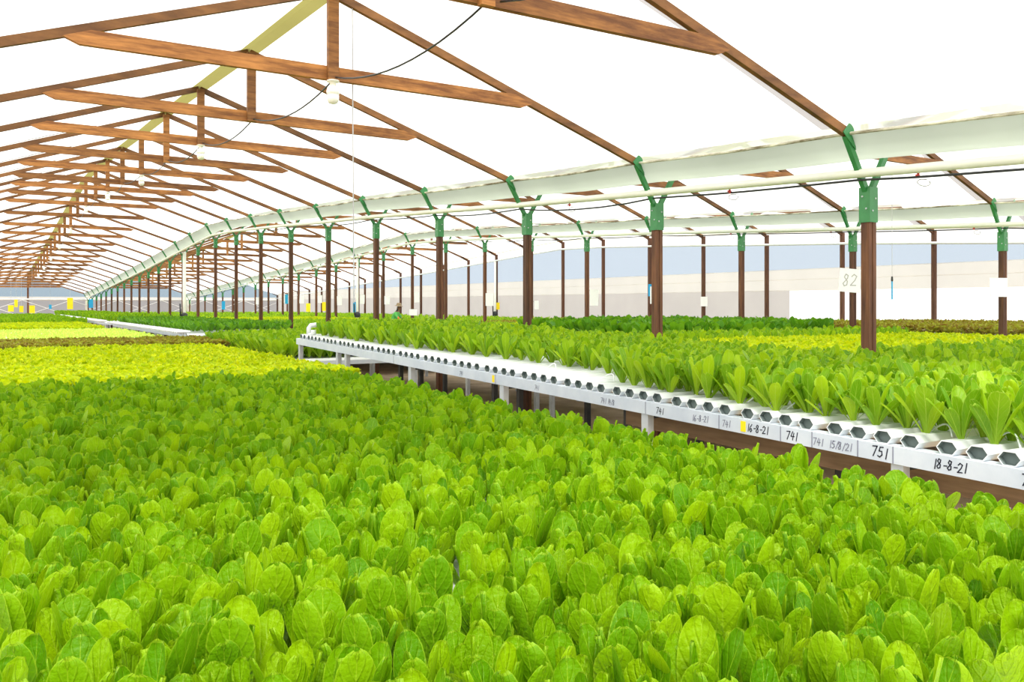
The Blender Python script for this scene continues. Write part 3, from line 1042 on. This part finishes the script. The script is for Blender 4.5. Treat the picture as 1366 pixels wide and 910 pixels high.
def build_individuals(name, label, cat, group, K, X, Y, Z, parts=True, nmesh=10, lod='hi', scale=1.0):
    r = np.random.default_rng(len(X) + 11)
    if parts:
        meshes = [leaf_mesh('leaf', gq, K['m']) for gq in K[lod]]
        for x, y, z in zip(X, Y, Z):
            p = thing(name, label, cat, (x, y, z), group)
            p.rotation_euler = (0, 0, 0)
            s0 = r.uniform(0.86, 1.12) * scale
            for (a, b, c, d, e) in plant_leaves(K, r):
                o = bpy.data.objects.new('leaf', meshes[a])
                C.objects.link(o)
                o.parent = p
                o.location = (-0.012 * math.sin(b), 0.012 * math.cos(b), 0)
                # roll about own axis, lean outward, turn
                o.matrix_local = Matrix.Translation(o.location) @ Matrix.Rotation(b, 4, 'Z') @ Matrix.Rotation(-c, 4, 'X') @ Matrix.Rotation(d, 4, 'Z') @ Matrix.Scale(e * s0, 4)
    else:
        ms = []
        for i in range(nmesh):
            lv = plant_leaves(K, r)
            A = np.array([q[0] for q in lv]); b = np.array([q[1] for q in lv])
            ms.append(join_leaves(name, K[lod], A, np.stack([-0.012 * np.sin(b), 0.012 * np.cos(b), 0 * b], -1), b, np.array([q[2] for q in lv]), np.array([q[3] for q in lv]), np.array([q[4] for q in lv]), K['m']))
        for i, (x, y, z) in enumerate(zip(X, Y, Z)):
            o = put(name, ms[i % nmesh])
            o.location = (x, y, z)
            s = r.uniform(0.88, 1.12) * scale
            o.rotation_euler = (0, 0, r.uniform(0, 6.28))
            o.scale = (s, s, s)
            tag(o, label, cat, group)


def split(X, Y, n):
    """the n plants inside the frame and nearest the camera, and the rest"""
    c, s = math.cos(YAW), math.sin(YAW)
    d = Y * c + X * s
    xc = X * c - Y * s
    seen = (np.abs(xc) < 0.61 * d) & (d > 1.15)
    order = np.argsort(np.where(seen, d, 1e6))
    return order[:n], order[n:]


def scatter(label1, label2, cat, group, K, x0, x1, y0, y1, z, sx, sy, n_ind, parts, lod_rest='mid', nmax=None, scale=1.0, jit=0.03, name='lettuce'):
    X, Y = spots(x0, x1, y0, y1, sx, sy, jit)
    if len(X) == 0: return
    Z = (np.array([z(a, b) for a, b in zip(X, Y)]) if callable(z) else np.full(len(X), z)) + rng.uniform(-0.012, 0.012, len(X))
    a, b = split(X, Y, n_ind)
    if n_ind:
        build_individuals(name, label1, cat, group, K, X[a], Y[a], Z[a], parts, scale=scale)
    if len(b):
        build_stuff(name + '_crop', label2, cat, K, X[b], Y[b], Z[b], lod_rest, nmax, scale)


# near bed of romaine
scatter('romaine lettuce with upright rounded bright green leaves in the near bed', 'dense mass of romaine lettuces filling the rest of the near bed', 'lettuce',
        'romaine lettuces at the front of the near bed', K_ROM, -0.07, 3.12, 0.9, 8.7, ZL, 0.150, 0.146, 300, True, 'mid', name='romaine_lettuce')
# yellow-lime block behind it
scatter('small frilly yellow-lime lettuce in the block behind the near romaine', 'dense yellow-lime lettuces beyond the nearest of the lime block', 'lettuce',
        'yellow-lime lettuces behind the near bed', K_LIM, -0.1, 3.5, 8.9, 16.2, EYE - 0.80, 0.165, 0.165, 200, False, 'mid', name='lime_lettuce')
scatter('olive-red frilly lettuce in the strip behind the lime block', 'dense olive-red lettuces beyond the front of the strip', 'lettuce',
        'olive-red lettuces in the strip', K_RED, 0.05, 3.9, 16.5, 19.6, EYE - 0.78, 0.17, 0.17, 150, False, 'low', name='red_lettuce')
scatter('', 'pale green seedlings in rows on the white table', 'seedling', '', K_SED, 0.05, 3.4, 20.2, 28.1, EYE - 0.75, 0.16, 0.20, 0, False, 'low', name='seedling')
scatter('', 'yellow-lime lettuce strip behind the pale seedlings', 'lettuce', '', K_LIM, 0.05, 3.1, 28.7, 36.8, EYE - 0.75, 0.20, 0.20, 0, False, 'low', name='lime_lettuce')
scatter('', 'green lettuce bed farthest back near the gable wall', 'lettuce', '', K_ROM, 0.05, 3.7, 40.1, 65.8, EYE - 0.85, 0.26, 0.26, 0, False, 'low', nmax=6, scale=1.1, name='romaine_lettuce')

# bed on the lettered rack


def zch(x, t):
    return zr(t) + CHZ + 0.02 + chan_slope(t) * (x - RKX) / CH_L


rngc = np.random.default_rng(5)
X, Y = [], []
for i, t in enumerate(CHT):
    # the middle of the rack has been partly harvested: the plants start farther from the open ends there
    st = float(np.interp(t, [1, 3.2, 4.2, 5.2, 6.0, 7.6, 9.0, 10.2, 12.7], [0.10, 0.09, 0.09, 0.12, 0.60, 0.52, 0.34, 0.18, 0.16]))
    x = RKX + st + rngc.uniform(0, 0.10) + (0.05 if i % 2 else 0)
    while x < 6.5:
        keep = 0.97
        if 5.0 < t < 8.2 and x < RKX + 1.2: keep = 0.62
        if rngc.uniform() < keep:
            X.append(x + rngc.uniform(-0.02, 0.02)); Y.append(t + rngc.uniform(-0.012, 0.012))
        x += 0.165
X = np.array(X); Y = np.array(Y)
ok = in_view(X, Y, 0.6)
X, Y = X[ok], Y[ok]
Z = np.array([zch(a, b) for a, b in zip(X, Y)])
# the ones that show largest: near the open ends
c_, s_ = math.cos(YAW), math.sin(YAW)
d_ = Y * c_ + X * s_
vis = (np.abs(X * c_ - Y * s_) < 0.61 * d_)
order = np.argsort(np.where(vis, d_ + 1.2 * (X - RKX), 1e6))
a, b = order[:120], order[120:300]
build_individuals('young_romaine', 'upright young romaine near the open channel ends of the lettered rack', 'lettuce', 'young romaines at the edge of the lettered rack', K_YNG, X[a], Y[a], Z[a], True, scale=1.06)
build_individuals('young_romaine', 'young romaine standing deeper in on the lettered rack', 'lettuce', 'young romaines deeper in on the lettered rack', K_YNG, X[b], Y[b], Z[b], False, lod='mid', scale=0.98)
b = order[300:]
build_stuff('young_romaine_crop', 'dense young romaines at the far side of the lettered rack', 'lettuce', K_YNG, X[b], Y[b], Z[b], 'mid', None, 0.92)

# beds further back by the front posts
scatter('', 'young romaine bed just past the end of the lettered rack', 'lettuce', '', K_YNG, 3.98, 6.5, 13.65, 19.0, EYE - 0.87, 0.17, 0.17, 0, False, 'mid', scale=1.25, name='young_romaine')
scatter('', 'romaine bed by the front posts behind the bare table edge', 'lettuce', '', K_DRK, 4.02, 6.5, 20.7, 33.9, EYE - 0.62, 0.22, 0.20, 0, False, 'low', nmax=7, scale=0.8, name='romaine_lettuce')
scatter('', 'far romaine bed by the front posts', 'lettuce', '', K_ROM, 4.02, 6.5, 36.6, 67.8, EYE - 0.64, 0.26, 0.26, 0, False, 'low', nmax=6, scale=1.0, name='romaine_lettuce')

# between the front and middle posts
ZB = ZRD + 0.01
scatter('', 'romaine bed behind the nearest front post', 'lettuce', '', K_YNG, 6.9, 13.6, 2.2, 5.3, ZB, 0.19, 0.18, 0, False, 'mid', name='young_romaine')
scatter('yellow-lime lettuce in the block right behind the nearest front post', 'dense yellow-lime lettuces of the block behind the nearest front post', 'lettuce',
        'yellow-lime lettuces behind the front post', K_LIM, 6.9, 13.6, 5.4, 8.8, ZB + 0.075, 0.175, 0.17, 150, False, 'mid', name='lime_lettuce')
scatter('', 'green romaine strip between the lime block and the dark green block', 'lettuce', '', K_YNG, 6.9, 13.6, 8.9, 10.15, ZB - 0.01, 0.19, 0.18, 0, False, 'mid', name='young_romaine')
scatter('', 'thin yellow-lime strip in front of the dark green block', 'lettuce', '', K_LIM, 7.6, 9.2, 10.45, 11.2, ZB + 0.06, 0.18, 0.17, 0, False, 'mid', name='lime_lettuce')
scatter('', 'young romaine bed beside the dark green block', 'lettuce', '', K_YNG, 6.9, 9.2, 11.3, 18.9, ZB - 0.09, 0.19, 0.18, 0, False, 'mid', nmax=7, name='young_romaine')
scatter('', 'taller dark green lettuce block between the front and middle posts', 'lettuce', '', K_DRK, 9.65, 13.6, 10.5, 15.6, ZB + 0.03, 0.22, 0.21, 0, False, 'mid', scale=1.3, name='dark_lettuce')
scatter('', 'yellow-lime strip behind the dark green block', 'lettuce', '', K_LIM, 9.65, 13.6, 15.9, 18.9, ZB + 0.05, 0.20, 0.20, 0, False, 'low', name='lime_lettuce')
scatter('', 'young romaine bed far between the front and middle posts', 'lettuce', '', K_YNG, 6.9, 13.6, 19.5, 32.0, ZB - 0.13, 0.23, 0.22, 0, False, 'low', nmax=6, name='young_romaine')
scatter('', 'yellow-lime bed far between the front and middle posts', 'lettuce', '', K_LIM, 6.9, 13.6, 32.3, 40.0, ZB - 0.03, 0.26, 0.26, 0, False, 'low', nmax=8, scale=1.2, name='lime_lettuce')
scatter('', 'farthest romaine bed between the front and middle posts', 'lettuce', '', K_YNG, 6.9, 13.6, 40.3, 67.0, ZB - 0.13, 0.32, 0.32, 0, False, 'low', nmax=5, scale=1.1, name='young_romaine')

# by the side wall
scatter('', 'yellow-lime bed by the side wall nearest the camera', 'lettuce', '', K_LIM, 14.4, 20.6, 3.2, 7.6, ZB + 0.05, 0.21, 0.21, 0, False, 'low', nmax=9, scale=1.1, name='lime_lettuce')
scatter('olive-brown lettuce in the bed by the side wall', 'dense olive-brown lettuces of the bed by the side wall', 'lettuce', 'olive-brown lettuces by the side wall',
        K_RED, 14.4, 20.6, 7.8, 13.4, ZB + 0.14, 0.21, 0.21, 100, False, 'low', nmax=9, scale=1.2, name='olive_lettuce')
scatter('', 'romaine bed by the side wall past the olive lettuces', 'lettuce', '', K_YNG, 14.4, 20.6, 13.7, 16.8, ZB - 0.02, 0.23, 0.22, 0, False, 'low', nmax=6, name='young_romaine')
scatter('', 'dark green bed by the side wall', 'lettuce', '', K_DRK, 14.4, 20.6, 17.0, 19.4, ZB, 0.25, 0.24, 0, False, 'low', nmax=6, name='dark_lettuce')
scatter('', 'yellow-lime strip by the side wall beyond the dark bed', 'lettuce', '', K_LIM, 14.4, 20.6, 20.2, 23.6, ZB - 0.03, 0.24, 0.24, 0, False, 'low', nmax=8, scale=1.1, name='lime_lettuce')
scatter('', 'olive strip by the side wall beyond the lime strip', 'lettuce', '', K_RED, 14.4, 20.6, 23.9, 27.0, ZB - 0.03, 0.24, 0.24, 0, False, 'low', nmax=8, scale=1.1, name='olive_lettuce')
scatter('', 'far romaine bed by the side wall', 'lettuce', '', K_YNG, 14.4, 20.6, 27.3, 67.0, ZB - 0.13, 0.34, 0.34, 0, False, 'low', nmax=5, scale=1.05, name='young_romaine')

# ------------------------------------------------------------------ cards, traps and hanging things


def card(name, label, cat, x, y, z, w, h, m, rz=0.0, tilt=0.0, group=None, text=None, post=None):
    """thin sheet facing the aisle side (-Y), with its own thickness"""
    o = thing(name, label, cat, (x, y, z), group)
    o.rotation_euler = (0, tilt, rz)
    MB().box((-w / 2, -0.003, -h / 2), (w / 2, 0.003, h / 2)).build('sheet', m, o)
    if text:
        mb, ww = scrawl(text, h * 0.5, h * 0.045)
        q = mb.build('lettering', 'grey_ink', o)
        q.location = (-ww / 2, -0.0036, -h * 0.25); q.rotation_euler = (PI / 2, 0, 0)
    px_ = min(ROW, key=lambda r_: abs(r_ - x))
    py_ = min([T0 + DT * q for q in range(NT)], key=lambda r_: abs(r_ - y))
    vx, vy = px_ - x, py_ - y
    lx, ly = vx * math.cos(-rz) - vy * math.sin(-rz), vx * math.sin(-rz) + vy * math.cos(-rz)
    MB().tube([(max(-w / 2 + 0.02, min(w / 2 - 0.02, lx)), 0.004, h / 2 - 0.03), (lx, ly, h / 2 - 0.03)], 0.004, 6).build('tie_wire', 'dark_steel', o)
    return o


def pt_(k): return T0 + DT * k


card('number_sign', 'square white paper sign marked 82 on a middle-row post', 'sign', ROW[1] - 0.22, pt_(2) - 0.10, EYE + 0.46, 0.42, 0.44, 'paper', -0.45, 0.08, text='82')
cardk = [(1, 0.30, 0.30, 0.28, -0.30), (4, 0.24, 0.42, 0.24, -0.10), (5, 0.24, 0.44, 0.20, 0.17), (6, 0.13, 0.26, 0.0, 0.13), (7, 0.26, 0.42, 0.18, 0.12), (9, 0.20, 0.40, 0.30, 0.14),
         (10, 0.22, 0.34, 0.2, 0.12), (11, 0.20, 0.40, 0.25, 0.15), (12, 0.22, 0.42, 0.2, 0.13), (13, 0.22, 0.38, 0.3, 0.15), (14, 0.24, 0.42, 0.3, 0.14), (15, 0.24, 0.42, 0.3, 0.15), (17, 0.26, 0.44, 0.25, 0.13)]
for k, w, h, z, dx in cardk:
    card('paper_card', 'blank white paper card on the %s post of the middle row' % ORD[k], 'card', ROW[1] + dx, pt_(k) - 0.10, EYE + z, w, h, 'paper', -0.5 + 0.05 * (k % 3), 0.03 * ((k % 3) - 1), 'paper cards on the middle-row posts')
card('paper_card', 'small white card on a slim side wall post beside a dark green bed', 'card', ROW[2] - 0.06, pt_(6) - 0.09, EYE + 0.12, 0.24, 0.33, 'paper', -0.5)
card('paper_card', 'small white box-like card low on a middle-row post left of the worker', 'card', ROW[1] - 0.02, pt_(9) - 0.12, EYE - 0.28, 0.30, 0.24, 'paper', -0.4)
card('blue_trap', 'blue sticky trap on a slim side wall post', 'sticky trap', ROW[2] - 0.05, pt_(7) - 0.09, EYE + 0.55, 0.15, 0.45, 'blue_card', -0.5, group='sticky traps')
card('yellow_trap', 'small yellow card beside the white downpipe on the side wall', 'sticky trap', ROW[2] + 0.02, pt_(11) - 0.12, EYE - 0.05, 0.16, 0.34, 'yellow_card', -0.5, group='sticky traps')
for i, (x, y, z, w, h, m, lab) in enumerate([
        (3.32, 43.99, 0.07, 0.24, 0.52, 'yellow_card', 'large yellow sticky trap hanging near the far front posts'),
        (1.80, 43.99, -0.19, 0.22, 0.34, 'yellow_card', 'yellow sticky trap nearest the large one in the far bay'),
        (1.47, 46.79, -0.19, 0.17, 0.30, 'yellow_card', 'yellow sticky trap in front of the gable post, low'),
        (1.40, 52.39, 0.09, 0.16, 0.40, 'yellow_card', 'slim yellow sticky trap hanging higher beside the gable post'),
        (0.98, 43.99, -0.15, 0.22, 0.28, 'yellow_card', 'leftmost yellow sticky trap hanging in the far bay'),
        (3.0, 52.39, -0.10, 0.13, 0.24, 'blue_card', 'small blue sticky trap hanging in the far bay'),
        (5.25, 55.19, 0.22, 0.2, 0.24, 'blue_card', 'blue sticky trap beside the far gutter end'),
        (12.1, 52.39, -0.02, 0.2, 0.5, 'blue_card', 'blue sticky trap hanging far between front and middle posts'),
        (10.8, 35.59, 0.25, 0.13, 0.40, 'blue_card', 'blue sticky trap hanging in front of the far middle posts'),
        (14.9, 38.39, -0.10, 0.14, 0.5, 'blue_card', 'slim blue sticky trap hanging before the side wall'),
        (16.35, 49.59, -0.15, 0.26, 0.5, 'yellow_card', 'yellow sticky trap hanging far before the side wall'),
        (19.3, 55.19, -0.1, 0.30, 0.6, 'yellow_card', 'farthest yellow sticky trap before the side wall')]):
    o = thing('sticky_trap', lab, 'sticky trap', (x, y, EYE + z), 'sticky traps')
    MB().box((-w / 2, -0.003, -h / 2), (w / 2, 0.003, h / 2)).build('sheet', m, o)
    # string up to the roof
    ztop = J(y) + RISE0
    for a_, b_ in BAYS:
        if a_ <= x <= b_:
            ztop = J(y) + RISE0 + (RISE1 - RISE0) * (1 - abs(x - (a_ + b_) / 2) / ((b_ - a_) / 2))
    MB().tube([(0, 0, h / 2 - 0.01), (0, 0, ztop - EYE - z + 0.05)], 0.004, 4).build('string', 'wire_grey', o)
card('blue_trap', 'blue card on a far front-row post near the gable', 'sticky trap', ROW[0] - 0.1, pt_(23) - 0.11, EYE + 0.02, 0.30, 0.46, 'blue_card', -0.2, group='sticky traps')

# blue tag on a string under the near water pipe
bt = thing('string_tag', 'slim blue tag on a long string hanging behind the nearest front post', 'tag', (11.1, 7.59, EYE + 1.20))
MB().tube([(0, 0, 1.46), (0, 0, -0.82)], 0.0035, 5).build('string', 'wire_grey', bt)
MB().box((-0.012, -0.004, -1.12), (0.012, 0.004, -0.85)).build('tag_strip', 'blue_card', bt)
MB().lathe([(0.012, -0.86), (0.016, -0.84), (0.012, -0.79)], 8).build('clip', 'dark_steel', bt)
# long chain hanging from the roof of the first bay
hx, hy = 2.925, 7.59
hc = tag(MB().tube([(hx, hy, J(hy) + 1.66), (hx + 0.01, hy, EYE + 1.0), (hx + 0.02, hy + 0.01, EYE + 0.02)], 0.006, 5).build('hanging_chain', 'wire_grey'), 'thin grey chain hanging from the roof near the first lamp', 'chain')

# white downpipes with a dark valve at the foot
for x, lab in ((ROW[0] + 0.02, 'front'), (ROW[1] - 0.10, 'middle'), (ROW[2] - 0.16, 'side wall')):
    t = pt_(11) - 0.16
    dp = thing('downpipe', 'white downpipe with dark valve at its foot beside the %s posts' % lab, 'pipe', (x, t, 0), 'downpipes')
    MB().tube([(0, 0, 0.0), (0, 0, J(t) + 0.1)], 0.065 if lab == 'front' else 0.05, 10).build('pipe', 'pvc_cream', dp, smooth=True)
    MB().lathe([(0.05, EYE - 0.55), (0.13, EYE - 0.52), (0.13, EYE - 0.36), (0.06, EYE - 0.30)], 12).build('valve', 'dark_steel', dp, smooth=True)
    MB().tube([(-0.15, -0.05, EYE - 0.45), (-0.17, -0.05, EYE + 0.05)], 0.03, 6).build('hose', 'cable_black', dp, smooth=True)

# ------------------------------------------------------------------ the worker between the beds
px, py = 13.85, 31.5
person = thing('person', 'worker in green shirt and brimmed hat leaning over the lettuces', 'person', (px, py, 0))
person.rotation_euler = (0, 0, -YAW - 0.25)
# local: +X the way the worker faces (to the right in the picture), +Y away from camera
sk = {
    'pelvis': ((0, 0, 0.93), 0.145), 'waist': ((0.03, 0, 1.08), 0.135), 'chest': ((0.10, 0, 1.28), 0.155), 'upper': ((0.16, 0, 1.42), 0.125), 'neck': ((0.20, 0, 1.52), 0.056), 'skull': ((0.235, 0, 1.60), 0.075),
    'crown': ((0.25, 0, 1.70), 0.088),
    'hipl': ((0, 0.09, 0.88), 0.10), 'kneel': ((0.05, 0.11, 0.48), 0.065), 'anklel': ((-0.02, 0.11, 0.09), 0.045), 'toel': ((0.16, 0.12, 0.035), 0.035),
    'hipr': ((0, -0.09, 0.88), 0.10), 'kneer': ((0.08, -0.11, 0.48), 0.065), 'ankler': ((0.0, -0.11, 0.09), 0.045), 'toer': ((0.18, -0.12, 0.035), 0.035),
    'shl': ((0.16, 0.18, 1.40), 0.062), 'elbl': ((0.32, 0.22, 1.17), 0.046), 'wrl': ((0.53, 0.15, 1.12), 0.030), 'pal': ((0.60, 0.14, 1.10), 0.034),
    'shr': ((0.16, -0.18, 1.40), 0.062), 'elbr': ((0.34, -0.22, 1.19), 0.046), 'wrr': ((0.56, -0.15, 1.14), 0.030), 'par': ((0.63, -0.14, 1.12), 0.034),
}
ed = [('pelvis', 'waist'), ('waist', 'chest'), ('chest', 'upper'), ('upper', 'neck'), ('neck', 'skull'), ('skull', 'crown'), ('pelvis', 'hipl'), ('hipl', 'kneel'), ('kneel', 'anklel'), ('anklel', 'toel'),
      ('pelvis', 'hipr'), ('hipr', 'kneer'), ('kneer', 'ankler'), ('ankler', 'toer'), ('upper', 'shl'), ('shl', 'elbl'), ('elbl', 'wrl'), ('wrl', 'pal'), ('upper', 'shr'), ('shr', 'elbr'), ('elbr', 'wrr'), ('wrr', 'par')]
for sd, y in (('l', 1), ('r', -1)):
    pb = Vector(sk['pa' + sd][0])
    for i in range(4):
        o1 = pb + Vector((0.045, y * (0.022 - 0.015 * i), -0.005)); o2 = o1 + Vector((0.03 + 0.004 * (i in (1, 2)), 0, -0.018)); o3 = o2 + Vector((0.018, 0, -0.024))
        for q, nm, rr in ((o1, 'a', 0.010), (o2, 'b', 0.009), (o3, 'c', 0.0075)):
            sk['f%s%d%s' % (sd, i, nm)] = (tuple(q), rr)
        ed += [('pa' + sd, 'f%s%da' % (sd, i)), ('f%s%da' % (sd, i), 'f%s%db' % (sd, i)), ('f%s%db' % (sd, i), 'f%s%dc' % (sd, i))]
    t1 = pb + Vector((0.0, -y * 0.045, -0.01)); t2 = t1 + Vector((0.035, -y * 0.012, -0.012))
    sk['t%sa' % sd] = (tuple(t1), 0.011); sk['t%sb' % sd] = (tuple(t2), 0.009)
    ed += [('pa' + sd, 't%sa' % sd), ('t%sa' % sd, 't%sb' % sd)]
names = list(sk)
me = bpy.data.meshes.new('body')
me.from_pydata([sk[n][0] for n in names], [(names.index(a), names.index(b)) for a, b in ed], [])
tmp = bpy.data.objects.new('body', me)
C.objects.link(tmp)
md = tmp.modifiers.new('skin', 'SKIN')
for i, n in enumerate(names):
    me.skin_vertices[0].data[i].radius = (sk[n][1], sk[n][1])
    me.skin_vertices[0].data[i].use_root = (n == 'pelvis')
tmp.modifiers.new('sub', 'SUBSURF').levels = 2
dg = bpy.context.evaluated_depsgraph_get()
body = bpy.data.meshes.new_from_object(tmp.evaluated_get(dg))
bpy.data.objects.remove(tmp)
body.materials.clear()
for n in ('skin', 'green_shirt', 'trousers', 'orange_sleeve', 'hair_black'): body.materials.append(M[n])
for p in body.polygons:
    c = p.center
    arm = abs(c.y) > 0.13 and c.x > 0.22 and c.z > 1.0
    if c.z < 0.10: p.material_index = 4
    elif c.z < 0.98: p.material_index = 2
    elif arm: p.material_index = 0 if c.x > 0.54 else (3 if c.x > 0.30 else 1)
    elif c.z < 1.475: p.material_index = 1
    elif c.z > 1.50 and c.x < 0.235: p.material_index = 4
    else: p.material_index = 0
body.polygons.foreach_set('use_smooth', [True] * len(body.polygons))
put('body', body, person)
hat = MB().lathe([(0.175, -0.012), (0.18, -0.004), (0.12, 0.012), (0.10, 0.03), (0.098, 0.085), (0.08, 0.115), (0.03, 0.122)], 20).build('hat', 'hat_straw', person, smooth=True)
hat.location = (0.25, 0, 1.715); hat.rotation_euler = (0, 0.12, 0)
nose = MB().lathe([(0.016, 0), (0.012, 0.02), (0.004, 0.032)], 8).build('nose', 'skin', person, smooth=True)
nose.location = (0.315, 0, 1.625); nose.rotation_euler = (0, PI / 2 + 0.3, 0)
for y in (-1, 1):
    e = MB().lathe([(0.004, -0.006), (0.009, -0.003), (0.009, 0.003), (0.004, 0.006)], 8).build('eye', 'hair_black', person); e.location = (0.318, y * 0.032, 1.655)
    e = MB().lathe([(0.006, -0.028), (0.012, -0.012), (0.014, 0.01), (0.006, 0.028)], 8).build('ear', 'skin', person, smooth=True); e.location = (0.235, y * 0.086, 1.635)
m_ = MB().box((0, -0.022, -0.004), (0.01, 0.022, 0.004)).build('mouth', 'red_plastic', person); m_.location = (0.305, 0, 1.585)
